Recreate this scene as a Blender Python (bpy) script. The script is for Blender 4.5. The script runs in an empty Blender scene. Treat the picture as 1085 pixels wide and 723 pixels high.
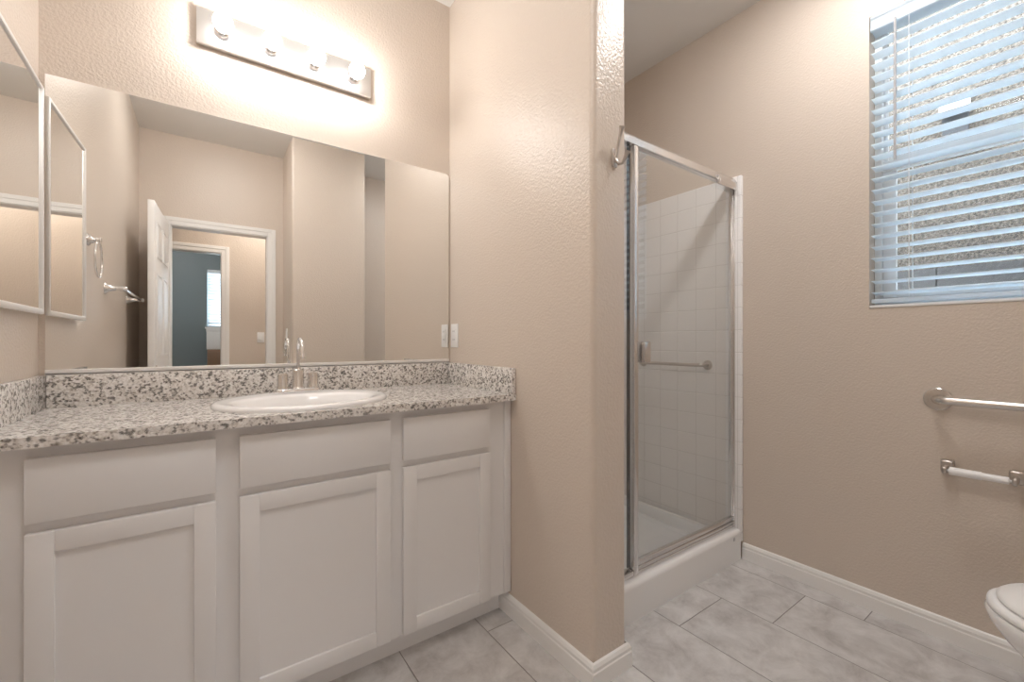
import bpy, bmesh, math
from math import pi, sin, cos, radians
from mathutils import Vector, Matrix

S = bpy.context.scene
COL = S.collection

# ---------------------------------------------------------------- camera
H = 1.09
cam_d = bpy.data.cameras.new('camera')
cam = bpy.data.objects.new('camera', cam_d)
COL.objects.link(cam)
cam.location = (0, 0, H)
cam.rotation_euler = (pi / 2, 0, -radians(35.6085))
cam_d.sensor_width = 36.0
cam_d.lens = 454.4 / 1085 * 36.0
cam_d.clip_start = 0.02
S.camera = cam

# ---------------------------------------------------------------- view, world, light
S.view_settings.view_transform = 'Standard'
S.view_settings.look = 'None'
S.view_settings.gamma = 1.0
S.view_settings.use_curve_mapping = False
S.view_settings.exposure = 0.88
S.cycles.use_denoising = True
S.cycles.max_bounces = 14
S.cycles.diffuse_bounces = 8
S.cycles.glossy_bounces = 8
S.cycles.transmission_bounces = 8
S.cycles.transparent_max_bounces = 12
S.cycles.sample_clamp_indirect = 6.0
S.cycles.blur_glossy = 0.4

SKY = 13.5
BULB = 50.0
FAN = 130.0
ENTRY_FILL = 22.0  # added out-of-view lamp that brightens the vanity front
HALL_FILL = 36.0  # added out-of-view lamp that brightens the hallway
BED_FILL = 50.0  # added out-of-view lamp that lifts the dark teal room
w = bpy.data.worlds.new('world')
S.world = w
w.use_nodes = True
w.node_tree.nodes['Background'].inputs[0].default_value = (0.78, 0.90, 1.0, 1)
w.node_tree.nodes['Background'].inputs[1].default_value = SKY


# ---------------------------------------------------------------- materials
def new_mat(name):
    m = bpy.data.materials.new(name)
    m.use_nodes = True
    n = m.node_tree
    return m, n, n.nodes['Principled BSDF']


def mat(name, col, rough=0.5, metal=0.0, bump=None, spec=0.5, coat=0.0, aniso=None):
    """bump = (scale, strength, distance)"""
    m, n, b = new_mat(name)
    b.inputs['Base Color'].default_value = (*col, 1)
    b.inputs['Roughness'].default_value = rough
    b.inputs['Metallic'].default_value = metal
    b.inputs['Specular IOR Level'].default_value = spec
    b.inputs['Coat Weight'].default_value = coat
    if bump:
        tc = n.nodes.new('ShaderNodeTexCoord')
        no = n.nodes.new('ShaderNodeTexNoise')
        no.inputs['Scale'].default_value = bump[0]
        no.inputs['Detail'].default_value = 2.5
        bp = n.nodes.new('ShaderNodeBump')
        bp.inputs['Strength'].default_value = bump[1]
        bp.inputs['Distance'].default_value = bump[2]
        n.links.new(tc.outputs['Object'], no.inputs['Vector'])
        n.links.new(no.outputs['Fac'], bp.inputs['Height'])
        n.links.new(bp.outputs['Normal'], b.inputs['Normal'])
    return m


def math_node(n, op, a, b=None, c=None):
    k = n.nodes.new('ShaderNodeMath')
    k.operation = op
    for i, v in enumerate((a, b, c)):
        if v is None:
            continue
        if isinstance(v, (int, float)):
            k.inputs[i].default_value = v
        else:
            n.links.new(v, k.inputs[i])
    return k.outputs[0]


def ramp(n, fac, stops, interp='LINEAR'):
    r = n.nodes.new('ShaderNodeValToRGB')
    r.color_ramp.interpolation = interp
    els = r.color_ramp.elements
    while len(els) < len(stops):
        els.new(0.5)
    for e, (p, c) in zip(els, stops):
        e.position = p
        e.color = (*c, 1)
    n.links.new(fac, r.inputs[0])
    return r.outputs[0]


def mix_col(n, fac, a, b, mode='MIX'):
    k = n.nodes.new('ShaderNodeMix')
    k.data_type = 'RGBA'
    k.blend_type = mode
    for s, v in ((0, fac), (6, a), (7, b)):
        if isinstance(v, (int, float)):
            k.inputs[s].default_value = v
        elif isinstance(v, tuple):
            k.inputs[s].default_value = (*v, 1)
        else:
            n.links.new(v, k.inputs[s])
    return k.outputs[2]


def granite_mat():
    m, n, b = new_mat('speckled_granite')
    tc = n.nodes.new('ShaderNodeTexCoord')
    no = n.nodes.new('ShaderNodeTexNoise')
    no.inputs['Scale'].default_value = 60
    no.inputs['Detail'].default_value = 3
    warp = mix_col(n, 0.012, tc.outputs['Object'], no.outputs['Color'], 'ADD')
    v1 = n.nodes.new('ShaderNodeTexVoronoi')
    v1.inputs['Scale'].default_value = 165
    v2 = n.nodes.new('ShaderNodeTexVoronoi')
    v2.inputs['Scale'].default_value = 270
    n.links.new(warp, v1.inputs['Vector'])
    n.links.new(warp, v2.inputs['Vector'])
    s1 = n.nodes.new('ShaderNodeSeparateColor')
    s2 = n.nodes.new('ShaderNodeSeparateColor')
    n.links.new(v1.outputs['Color'], s1.inputs[0])
    n.links.new(v2.outputs['Color'], s2.inputs[0])
    big = n.nodes.new('ShaderNodeTexNoise')
    big.inputs['Scale'].default_value = 55
    big.inputs['Detail'].default_value = 2
    n.links.new(tc.outputs['Object'], big.inputs['Vector'])
    f1 = math_node(n, 'ADD', s1.outputs[0], math_node(n, 'MULTIPLY', math_node(n, 'SUBTRACT', big.outputs['Fac'], 0.5), 1.1))
    c1 = ramp(n, f1, [(0.0, (0.022, 0.020, 0.020)), (0.17, (0.06, 0.05, 0.043)), (0.225, (0.26, 0.22, 0.19)),
                      (0.27, (0.58, 0.545, 0.51)), (0.42, (0.76, 0.73, 0.70)), (0.72, (0.88, 0.865, 0.85))], 'CONSTANT')
    c2 = ramp(n, s2.outputs[1], [(0.0, (0.10, 0.085, 0.075)), (0.08, (0.42, 0.37, 0.33)), (0.22, (0.70, 0.67, 0.64)),
                                 (0.55, (0.80, 0.78, 0.75))], 'CONSTANT')
    c = mix_col(n, 0.28, c1, c2)
    n.links.new(c, b.inputs['Base Color'])
    b.inputs['Roughness'].default_value = 0.16
    return m


def floor_mat():
    m, n, b = new_mat('grey_stone_floor_tile')
    tc = n.nodes.new('ShaderNodeTexCoord')
    sp = n.nodes.new('ShaderNodeSeparateXYZ')
    n.links.new(tc.outputs['Object'], sp.inputs[0])
    px, py = 0.3065, 0.61
    u = math_node(n, 'DIVIDE', math_node(n, 'SUBTRACT', sp.outputs[0], 1.474), px)
    k = math_node(n, 'FLOOR', u)
    fu = math_node(n, 'FRACT', u)
    v = math_node(n, 'DIVIDE', math_node(n, 'ADD', math_node(n, 'SUBTRACT', sp.outputs[1], 0.96), math_node(n, 'MULTIPLY', k, 0.2)), py)
    kv = math_node(n, 'FLOOR', v)
    fv = math_node(n, 'FRACT', v)
    du = math_node(n, 'MULTIPLY', math_node(n, 'MINIMUM', fu, math_node(n, 'SUBTRACT', 1.0, fu)), px)
    dv = math_node(n, 'MULTIPLY', math_node(n, 'MINIMUM', fv, math_node(n, 'SUBTRACT', 1.0, fv)), py)
    d = math_node(n, 'MINIMUM', du, dv)
    grout = math_node(n, 'LESS_THAN', d, 0.0017)
    cmb = n.nodes.new('ShaderNodeCombineXYZ')
    n.links.new(k, cmb.inputs[0])
    n.links.new(kv, cmb.inputs[1])
    wn = n.nodes.new('ShaderNodeTexWhiteNoise')
    n.links.new(cmb.outputs[0], wn.inputs['Vector'])
    off = n.nodes.new('ShaderNodeVectorMath')
    off.operation = 'MULTIPLY_ADD'
    n.links.new(wn.outputs['Color'], off.inputs[0])
    off.inputs[1].default_value = (9, 9, 9)
    n.links.new(tc.outputs['Object'], off.inputs[2])
    n1 = n.nodes.new('ShaderNodeTexNoise')
    n1.inputs['Scale'].default_value = 9
    n1.inputs['Detail'].default_value = 9
    n1.inputs['Roughness'].default_value = 0.68
    n1.inputs['Distortion'].default_value = 0.4
    n.links.new(off.outputs[0], n1.inputs['Vector'])
    c = ramp(n, n1.outputs['Fac'], [(0.30, (0.40, 0.385, 0.38)), (0.44, (0.53, 0.515, 0.51)), (0.56, (0.62, 0.61, 0.605)), (0.72, (0.72, 0.71, 0.71))])
    c = mix_col(n, grout, c, (0.26, 0.245, 0.235))
    n.links.new(c, b.inputs['Base Color'])
    b.inputs['Roughness'].default_value = 0.42
    bp = n.nodes.new('ShaderNodeBump')
    bp.inputs['Strength'].default_value = 0.6
    bp.inputs['Distance'].default_value = 0.002
    n.links.new(math_node(n, 'MINIMUM', d, 0.003), bp.inputs['Height'])
    bp.inputs['Distance'].default_value = 1.0
    n.links.new(bp.outputs['Normal'], b.inputs['Normal'])
    return m


def wall_tile_mat(axis):
    """glazed 4 inch tiles; axis 0/1 = the horizontal axis of the wall"""
    m, n, b = new_mat('white_glazed_wall_tile')
    tc = n.nodes.new('ShaderNodeTexCoord')
    sp = n.nodes.new('ShaderNodeSeparateXYZ')
    n.links.new(tc.outputs['Object'], sp.inputs[0])
    P = 0.1125
    fu = math_node(n, 'FRACT', math_node(n, 'DIVIDE', math_node(n, 'SUBTRACT', sp.outputs[axis], 1.205), P))
    fv = math_node(n, 'FRACT', math_node(n, 'DIVIDE', math_node(n, 'SUBTRACT', sp.outputs[2], 1.145), P))
    du = math_node(n, 'MULTIPLY', math_node(n, 'MINIMUM', fu, math_node(n, 'SUBTRACT', 1.0, fu)), P)
    dv = math_node(n, 'MULTIPLY', math_node(n, 'MINIMUM', fv, math_node(n, 'SUBTRACT', 1.0, fv)), P)
    d = math_node(n, 'MINIMUM', du, dv)
    g = math_node(n, 'LESS_THAN', d, 0.0012)
    c = mix_col(n, g, (0.87, 0.865, 0.865), (0.68, 0.67, 0.66))
    n.links.new(c, b.inputs['Base Color'])
    b.inputs['Roughness'].default_value = 0.14
    bp = n.nodes.new('ShaderNodeBump')
    bp.inputs['Strength'].default_value = 0.55
    bp.inputs['Distance'].default_value = 1.0
    n.links.new(math_node(n, 'MINIMUM', d, 0.0028), bp.inputs['Height'])
    n.links.new(bp.outputs['Normal'], b.inputs['Normal'])
    return m


def glass_mat(name, tint=(1, 1, 1), refl=1.0):
    m = bpy.data.materials.new(name)
    m.use_nodes = True
    n = m.node_tree
    n.nodes.clear()
    out = n.nodes.new('ShaderNodeOutputMaterial')
    tr = n.nodes.new('ShaderNodeBsdfTransparent')
    tr.inputs[0].default_value = (*tint, 1)
    gl = n.nodes.new('ShaderNodeBsdfGlossy')
    gl.inputs['Roughness'].default_value = 0.0
    fr = n.nodes.new('ShaderNodeFresnel')
    fr.inputs[0].default_value = 1.5
    mx = n.nodes.new('ShaderNodeMixShader')
    geo = n.nodes.new('ShaderNodeNewGeometry')
    front = math_node(n, 'SUBTRACT', 1.0, geo.outputs['Backfacing'])
    n.links.new(math_node(n, 'MULTIPLY', math_node(n, 'MULTIPLY', fr.outputs[0], refl), front), mx.inputs[0])
    n.links.new(tr.outputs[0], mx.inputs[1])
    n.links.new(gl.outputs[0], mx.inputs[2])
    n.links.new(mx.outputs[0], out.inputs[0])
    return m


def emis_mat(name, col, s):
    m, n, b = new_mat(name)
    b.inputs['Base Color'].default_value = (*col, 1)
    b.inputs['Emission Color'].default_value = (*col, 1)
    b.inputs['Emission Strength'].default_value = s
    return m


def slat_mat(tf=0.55):
    m, n, b = new_mat('white_vinyl_slat')
    b.inputs['Base Color'].default_value = (0.86, 0.91, 0.95, 1)
    b.inputs['Roughness'].default_value = 0.45
    out = n.nodes['Material Output']
    t = n.nodes.new('ShaderNodeBsdfTranslucent')
    t.inputs[0].default_value = (0.88, 0.95, 1.0, 1)
    mx = n.nodes.new('ShaderNodeMixShader')
    mx.inputs[0].default_value = tf
    n.links.new(b.outputs[0], mx.inputs[1])
    n.links.new(t.outputs[0], mx.inputs[2])
    n.links.new(mx.outputs[0], out.inputs[0])
    return m


def stucco_mat():
    m, n, b = new_mat('coarse_beige_stucco')
    tc = n.nodes.new('ShaderNodeTexCoord')
    v = n.nodes.new('ShaderNodeTexNoise')
    v.inputs['Scale'].default_value = 70
    v.inputs['Detail'].default_value = 5
    v.inputs['Roughness'].default_value = 0.7
    n.links.new(tc.outputs['Object'], v.inputs['Vector'])
    c = ramp(n, v.outputs['Fac'], [(0.36, (0.025, 0.019, 0.014)), (0.46, (0.075, 0.058, 0.043)), (0.56, (0.135, 0.108, 0.083)), (0.7, (0.20, 0.168, 0.135))])
    n.links.new(c, b.inputs['Base Color'])
    b.inputs['Roughness'].default_value = 0.95
    bp = n.nodes.new('ShaderNodeBump')
    bp.inputs['Strength'].default_value = 1.0
    bp.inputs['Distance'].default_value = 0.04
    n.links.new(v.outputs['Fac'], bp.inputs['Height'])
    n.links.new(bp.outputs['Normal'], b.inputs['Normal'])
    return m


M = {
    'wall': mat('beige_orange_peel_paint', (0.66, 0.580, 0.506), 0.33, bump=(120, 0.42, 0.005)),
    'ceiling': mat('white_ceiling_paint', (0.80, 0.79, 0.77), 0.8, bump=(80, 0.15, 0.004)),
    'teal': mat('teal_bedroom_paint', (0.20, 0.245, 0.265), 0.5, bump=(70, 0.2, 0.003)),
    'trim': mat('white_trim_paint', (0.85, 0.845, 0.835), 0.3),
    'cab': mat('white_cabinet_paint', (0.79, 0.785, 0.79), 0.42),
    'granite': granite_mat(),
    'floor': floor_mat(),
    'carpet': mat('bedroom_carpet', (0.45, 0.40, 0.35), 0.95, bump=(300, 0.5, 0.004)),
    'porcelain': mat('white_porcelain', (0.88, 0.88, 0.885), 0.16, coat=0.3),
    'plastic': mat('white_plastic', (0.87, 0.87, 0.87), 0.3),
    'pan': mat('white_acrylic', (0.85, 0.85, 0.85), 0.2),
    'chrome': mat('polished_chrome', (0.86, 0.86, 0.87), 0.07, 1.0),
    'tap': mat('satin_chrome', (0.72, 0.70, 0.68), 0.2, 1.0),
    'nickel': mat('brushed_nickel', (0.56, 0.52, 0.49), 0.28, 1.0),
    'steel': mat('brushed_stainless', (0.66, 0.63, 0.60), 0.24, 1.0),
    'alu': mat('satin_aluminium', (0.74, 0.72, 0.71), 0.22, 1.0),
    'silver': mat('silver_trim', (0.88, 0.87, 0.86), 0.4, 0.5),
    'mirror': mat('mirror_silvering', (0.90, 0.90, 0.885), 0.0, 1.0),
    'glass': glass_mat('clear_window_glass', refl=0.08),
    'dglass': glass_mat('shower_glass', (0.985, 0.99, 0.985), 2.5),
    'tile_y': wall_tile_mat(1),
    'tile_x': wall_tile_mat(0),
    'bulb': emis_mat('glowing_bulb', (1.0, 0.975, 0.95), BULB),
    'fan': emis_mat('glowing_lens', (1.0, 0.97, 0.95), FAN),
    'hall': emis_mat('hall_fill_glow', (1.0, 0.92, 0.84), HALL_FILL),
    'entry': emis_mat('entry_fill_glow', (1.0, 0.975, 0.955), ENTRY_FILL),
    'bed': emis_mat('bedroom_fill_glow', (1.0, 0.96, 0.92), BED_FILL),
    'plate': mat('soft_chrome', (0.80, 0.80, 0.80), 0.32, 1.0),
    'slat': slat_mat(),
    'slat2': slat_mat(0.06),
    'vinyl': mat('white_window_vinyl', (0.80, 0.83, 0.85), 0.35),
    'wand': mat('grey_clear_plastic', (0.50, 0.50, 0.52), 0.3),
    'cord': mat('white_cord', (0.86, 0.88, 0.9), 0.7),
    'stucco': stucco_mat(),
    'block': mat('grey_concrete_block', (0.12, 0.12, 0.122), 0.9, bump=(60, 0.4, 0.01)),
    'dark': mat('dark_gap', (0.03, 0.03, 0.03), 0.6),
    'black': mat('black_louvre', (0.02, 0.02, 0.022), 0.6),
    'rubber': mat('dark_seal', (0.06, 0.06, 0.07), 0.5),
    'brownwood': mat('brown_wood', (0.28, 0.18, 0.12), 0.5, bump=(20, 0.3, 0.002)),
    'ground': mat('pale_gravel', (0.55, 0.53, 0.50), 0.95, bump=(60, 0.6, 0.01)),
}


# ---------------------------------------------------------------- geometry helpers
def box(bm, x0, x1, y0, y1, z0, z1, bevel=0.0, seg=2):
    r = bmesh.ops.create_cube(bm, size=1.0)
    vs = r['verts']
    for v in vs:
        v.co = Vector(((x0 + x1) / 2 + v.co.x * (x1 - x0), (y0 + y1) / 2 + v.co.y * (y1 - y0), (z0 + z1) / 2 + v.co.z * (z1 - z0)))
    if bevel:
        es = set(e for v in vs for e in v.link_edges)
        bmesh.ops.bevel(bm, geom=list(es), offset=bevel, segments=seg, profile=0.5, affect='EDGES')
    return bm


def B(*a, **k):
    return box(bmesh.new(), *a, **k)


def ring_loft(bm, rings, cap0=True, cap1=True, closed=False):
    """rings: list of equal-length lists of points"""
    vr = [[bm.verts.new(p) for p in r] for r in rings]
    n = len(vr[0])
    pairs = list(zip(vr[:-1], vr[1:]))
    if closed:
        pairs.append((vr[-1], vr[0]))
    for a, b in pairs:
        for i in range(n):
            j = (i + 1) % n
            bm.faces.new((a[i], a[j], b[j], b[i]))
    if cap0 and not closed:
        bm.faces.new(vr[0][::-1])
    if cap1 and not closed:
        bm.faces.new(vr[-1])
    return bm


def lathe(bm, prof, origin, axis, n=32, sc=1.0, cap=True):
    """prof = [(radius, distance along axis)]"""
    ax = Vector(axis).normalized()
    t = Vector((0, 0, 1)) if abs(ax.z) < 0.9 else Vector((1, 0, 0))
    e1 = ax.cross(t).normalized()
    e2 = ax.cross(e1)
    o = Vector(origin)
    rings = [[o + ax * d + (e1 * cos(2 * pi * i / n) + e2 * sin(2 * pi * i / n)) * max(r, 1e-5) * sc for i in range(n)] for r, d in prof]
    return ring_loft(bm, rings, cap, cap)


def tube(bm, pts, r, n=16, cap=True, closed=False):
    pts = [Vector(p) for p in pts]
    rr = r if isinstance(r, (list, tuple)) else [r] * len(pts)
    rings = []
    prev = None
    m = len(pts)
    for i, p in enumerate(pts):
        if closed:
            d = (pts[(i + 1) % m] - pts[i - 1]).normalized()
        else:
            d = (pts[min(i + 1, m - 1)] - pts[max(i - 1, 0)]).normalized()
        if prev is None:
            t = Vector((0, 0, 1)) if abs(d.z) < 0.9 else Vector((1, 0, 0))
            e1 = d.cross(t).normalized()
        else:
            e1 = (prev - d * prev.dot(d)).normalized()
        prev = e1
        e2 = d.cross(e1)
        rings.append([p + (e1 * cos(2 * pi * k / n) + e2 * sin(2 * pi * k / n)) * rr[i] for k in range(n)])
    return ring_loft(bm, rings, cap, cap, closed)


def arc(c, e1, e2, r, a0, a1, n=10):
    c, e1, e2 = Vector(c), Vector(e1), Vector(e2)
    return [c + (e1 * cos(a0 + (a1 - a0) * i / n) + e2 * sin(a0 + (a1 - a0) * i / n)) * r for i in range(n + 1)]


def extrude_profile(bm, prof, p0, p1, out, m0=0.0, m1=0.0):
    """sweep a (out, up) profile from p0 to p1; m0/m1 = mitre: shift along the run per unit of 'out'"""
    p0, p1, out = Vector(p0), Vector(p1), Vector(out)
    run = (p1 - p0).normalized()
    up = Vector((0, 0, 1))
    r0 = [p0 + out * a + up * b + run * (m0 * a) for a, b in prof]
    r1 = [p1 + out * a + up * b + run * (m1 * a) for a, b in prof]
    return ring_loft(bm, [r0, r1])


def world_loc(o):
    v = Vector((0, 0, 0))
    while o:
        v += Vector(o.location)
        o = o.parent
    return v


def obj(name, bm, m, parent=None, smooth=True, angle=35, loc=None):
    """meshes are written in room coordinates; an object under a thing is shifted to that thing's base"""
    bmesh.ops.recalc_face_normals(bm, faces=bm.faces[:])
    base = world_loc(parent) if parent else Vector((0, 0, 0))
    if loc is not None:
        base = Vector(loc)
    if base.length:
        bmesh.ops.translate(bm, verts=bm.verts[:], vec=-base)
    me = bpy.data.meshes.new(name)
    bm.to_mesh(me)
    bm.free()
    me.materials.append(M[m] if isinstance(m, str) else m)
    if smooth:
        for p in me.polygons:
            p.use_smooth = True
        me.set_sharp_from_angle(angle=radians(angle))
    o = bpy.data.objects.new(name, me)
    COL.objects.link(o)
    if parent:
        o.parent = parent
    elif loc is not None:
        o.location = loc
    return o


def tag(o, label, cat, group=None):
    o['label'] = label
    o['category'] = cat
    if group:
        o['group'] = group
    return o


def thing(name, label, cat, loc, group=None):
    o = bpy.data.objects.new(name, None)
    o.empty_display_size = 0.1
    COL.objects.link(o)
    o.location = loc
    return tag(o, label, cat, group)


def struct(name, bm, m, smooth=False, label=None):
    o = obj(name, bm, m, smooth=smooth)
    o['kind'] = 'structure'
    if label:
        o['label'] = label
    return o


# ================================================================ the setting
XL, XR, XP, XP2 = -0.415, 2.20, 0.99, 1.150
YM, YB, YE = 1.915, -0.565, 0.945
ZC = 2.75
YH = -1.68          # hall wall face
HD = 2.03           # door opening height

struct('floor', B(-2.2, 2.9, -1.75, 2.1, -0.1, 0), 'floor', label='floor of large pale grey stone-look tiles')
struct('floor_bedroom', B(-2.2, 2.9, -5.0, -1.7501, -0.1, 0.004), 'carpet')
struct('ceiling', B(-2.2, 2.9, -5.0, 2.1, ZC, ZC + 0.1), 'ceiling', label='flat white painted ceiling')
struct('wall_vanity', B(XL - 0.12, XR + 0.12, YM, YM + 0.12, 0, ZC), 'wall', label='beige textured wall behind the vanity mirror')
struct('wall_left', B(XL - 0.12, XL, YB - 0.1, YM, 0, ZC), 'wall', label='beige textured wall at the left end of the vanity')

# partition with rounded (bullnose) corners
bm = bmesh.new()
R = 0.02
poly = [(XP, YM), (XP2, YM)]
poly += [(p.x, p.y) for p in arc((XP2 - R, YE + R, 0), (1, 0, 0), (0, -1, 0), R, 0, pi / 2, 8)]
poly += [(p.x, p.y) for p in arc((XP + R, YE + R, 0), (0, -1, 0), (-1, 0, 0), R, 0, pi / 2, 8)]
ring_loft(bm, [[(x, y, 0) for x, y in poly], [(x, y, ZC) for x, y in poly]])
struct('wall_partition', bm, 'wall', smooth=True, label='beige textured partition with rounded corners between vanity and shower')

# right wall with window opening
WY0, WY1, WZ0, WZ1 = -0.34, 0.573, 1.222, 2.408
bm = bmesh.new()
TH = 0.115
box(bm, XR, XR + TH, YB - 0.1, WY0, 0, ZC)
box(bm, XR, XR + TH, WY1, YM, 0, ZC)
box(bm, XR, XR + TH, WY0, WY1, 0, WZ0)
box(bm, XR, XR + TH, WY0, WY1, WZ1, ZC)
bmesh.ops.remove_doubles(bm, verts=bm.verts[:], dist=1e-5)
struct('wall_right', bm, 'wall', label='beige textured wall with the window')

# back wall with the door opening, linen closet block
DX0, DX1 = -0.232, 0.462
bm = bmesh.new()
box(bm, XL, DX0, YB - 0.1, YB, 0, ZC)
box(bm, DX1, XR, YB - 0.1, YB, 0, ZC)
box(bm, DX0, DX1, YB - 0.1, YB, HD, ZC)
struct('wall_back', bm, 'wall', label='beige textured wall with the open doorway, seen in the mirror')
bm = bmesh.new()
R = 0.018
CX0, CX1, CY = 0.577, 1.165, -0.06
poly = [(CX1, YB), (CX0, YB)]
poly += [(p.x, p.y) for p in arc((CX0 + R, CY - R, 0), (-1, 0, 0), (0, 1, 0), R, 0, pi / 2, 8)]
poly += [(p.x, p.y) for p in arc((CX1 - R, CY - R, 0), (0, 1, 0), (1, 0, 0), R, 0, pi / 2, 8)]
ring_loft(bm, [[(x, y, 0) for x, y in poly], [(x, y, ZC) for x, y in poly]])
struct('wall_closet', bm, 'wall', smooth=True, label='beige projecting wall block, seen in the mirror')

# hallway and the teal room beyond
bm = bmesh.new()
HX = 0.15
box(bm, HX, 2.6, YH - 0.1, YH, 0, ZC)
box(bm, -2.2, -0.62, YH - 0.1, YH, 0, ZC)
box(bm, -0.62, HX, YH - 0.1, YH, HD, ZC)
struct('wall_hall', bm, 'wall', label='beige hallway wall with a doorway, seen in the mirror')
bm = bmesh.new()
box(bm, -2.2, -2.1, YH, YB - 0.1, 0, ZC)
box(bm, 2.5, 2.6, YH, YB - 0.1, 0, ZC)
box(bm, -2.2, XL - 0.12, YB - 0.1, YB, 0, ZC)
struct('wall_hall_ends', bm, 'wall')
BY = -4.45
BX0, BX1, BZ0, BZ1 = 0.03, 0.93, 1.31, 2.22
bm = bmesh.new()
box(bm, -2.2, BX0, BY - 0.12, BY, 0, ZC)
box(bm, BX1, 2.6, BY - 0.12, BY, 0, ZC)
box(bm, BX0, BX1, BY - 0.12, BY, 0, BZ0)
box(bm, BX0, BX1, BY - 0.12, BY, BZ1, ZC)
box(bm, -2.2, -2.1, BY, YH - 0.1, 0, ZC)
box(bm, 2.5, 2.6, BY, YH - 0.1, 0, ZC)
struct('wall_bedroom', bm, 'teal', label='dark teal wall of the room beyond the hallway, seen in the mirror')

# ---- casings
def casing(x0, x1, y, out, z, name, wdt=0.068):
    """door casing around an opening x0..x1 on the wall plane y; out = +1/-1"""
    bm = bmesh.new()
    t = 0.016
    for d0, d1, tt in ((0.004, wdt * 0.62, t * 0.7), (wdt * 0.55, wdt, t)):
        ya, yb = sorted((y, y + out * tt))
        box(bm, x0 - d1, x0 - d0, ya, yb, 0, z + d1, bevel=0.003)
        box(bm, x1 + d0, x1 + d1, ya, yb, 0, z + d1, bevel=0.003)
        box(bm, x0 - d0, x1 + d0, ya, yb, z + d0, z + d1, bevel=0.003)
    return struct(name, bm, 'trim')


casing(DX0 + 0.012, DX1 - 0.012, YB, 1, HD - 0.012, 'trim_1')['label'] = 'white casing around the bathroom doorway'
bm = bmesh.new()      # jamb lining
box(bm, DX0, DX0 + 0.014, YB - 0.1, YB + 0.001, 0, HD)
box(bm, DX1 - 0.014, DX1, YB - 0.1, YB + 0.001, 0, HD)
box(bm, DX0, DX1, YB - 0.1, YB + 0.001, HD - 0.014, HD)
struct('trim_2', bm, 'trim')
casing(-0.62, HX - 0.012, YH, 1, HD - 0.012, 'trim_3', 0.075)['label'] = 'white casing around the doorway to the teal room'
bm = bmesh.new()
box(bm, HX - 0.014, HX, YH - 0.1, YH + 0.001, 0, HD)
box(bm, -0.62, HX, YH - 0.1, YH + 0.001, HD - 0.014, HD)
struct('trim_4', bm, 'trim')

# ---- the open door leaf (six panels, hinged at the left jamb)
def door_leaf():
    bm = bmesh.new()
    L, T, Z0, Z1 = 0.70, 0.035, 0.012, 2.018
    box(bm, 0, T, 0, L, Z0, Z1, bevel=0.002)
    knobs = None
    cols = ((0.105, 0.32), (0.38, 0.595))
    rows = ((0.22, 0.78), (0.98, 1.55), (1.66, 1.90))
    for side in (0, 1):
        xo = T if side else 0.0
        for c0, c1 in cols:
            for r0, r1 in rows:
                for k, (i, h) in enumerate(((0.0, 0.004), (0.028, 0.0045))):
                    a = xo - 0.001 if side else -h
                    b = xo + h if side else 0.001
                    if k == 0:      # moulding ring as four bars
                        w_ = 0.014
                        box(bm, a, b, c0, c0 + w_, r0, r1, bevel=0.0015, seg=1)
                        box(bm, a, b, c1 - w_, c1, r0, r1, bevel=0.0015, seg=1)
                        box(bm, a, b, c0 + w_, c1 - w_, r0, r0 + w_, bevel=0.0015, seg=1)
                        box(bm, a, b, c0 + w_, c1 - w_, r1 - w_, r1, bevel=0.0015, seg=1)
                    else:
                        box(bm, a, b, c0 + i, c1 - i, r0 + i, r1 - i, bevel=0.003, seg=1)
    ang = radians(3.0)
    mtx = Matrix.Translation((-0.268, YB + 0.02, 0)) @ Matrix.Rotation(ang, 4, 'Z')
    bmesh.ops.transform(bm, matrix=mtx, verts=bm.verts[:])
    return bm, mtx


bm, mtx = door_leaf()
door = struct('door_1', bm, 'trim', smooth=True, label='white panelled door standing open, seen in the mirror')
bm = bmesh.new()
for s in (1, -1):
    o_ = (0.035 if s > 0 else 0.0, 0.64, 0.895)
    lathe(bm, [(0.032, 0), (0.032, 0.006), (0.012, 0.010), (0.011, 0.035), (0.024, 0.042), (0.028, 0.055), (0.022, 0.066), (0.0, 0.070)], o_, (s, 0, 0), 24)
bmesh.ops.transform(bm, matrix=mtx, verts=bm.verts[:])
obj('door_knob', bm, 'nickel', door)

# ---- baseboards
BP = [(0, 0), (0.013, 0), (0.013, 0.052), (0.0105, 0.056), (0.0105, 0.066), (0.006, 0.076), (0.0, 0.08)]
bm = bmesh.new()
# partition: along vanity-side face, then the end face, mitred at the rounded corner
extrude_profile(bm, BP, (XP, 1.478, 0), (XP, YE, 0), (-1, 0, 0), 0, 1)
extrude_profile(bm, BP, (XP, YE, 0), (XP2, YE, 0), (0, -1, 0), -1, 1)
extrude_profile(bm, BP, (XP2, YE, 0), (XP2, 1.0755, 0), (1, 0, 0), -1, 0)
struct('baseboard_partition', bm, 'trim', label='white moulded baseboard around the partition')
bm = bmesh.new()
extrude_profile(bm, BP, (XR, 1.0755, 0), (XR, YB, 0), (-1, 0, 0), 0, -1)
struct('baseboard_right', bm, 'trim', label='white moulded baseboard under the window wall')
bm = bmesh.new()
extrude_profile(bm, BP, (XR, YB, 0), (CX1, YB, 0), (0, 1, 0), 1, -1)
extrude_profile(bm, BP, (CX1, YB, 0), (CX1, CY, 0), (1, 0, 0), 1, 1)
extrude_profile(bm, BP, (CX1, CY, 0), (CX0, CY, 0), (0, 1, 0), -1, 1)
extrude_profile(bm, BP, (CX0, CY, 0), (CX0, YB, 0), (-1, 0, 0), -1, -1)
struct('baseboard_back', bm, 'trim')
bm = bmesh.new()
extrude_profile(bm, BP, (XL, YB, 0), (XL, 1.39, 0), (1, 0, 0), 1, 0)
struct('baseboard_left', bm, 'trim')
bm = bmesh.new()
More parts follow.
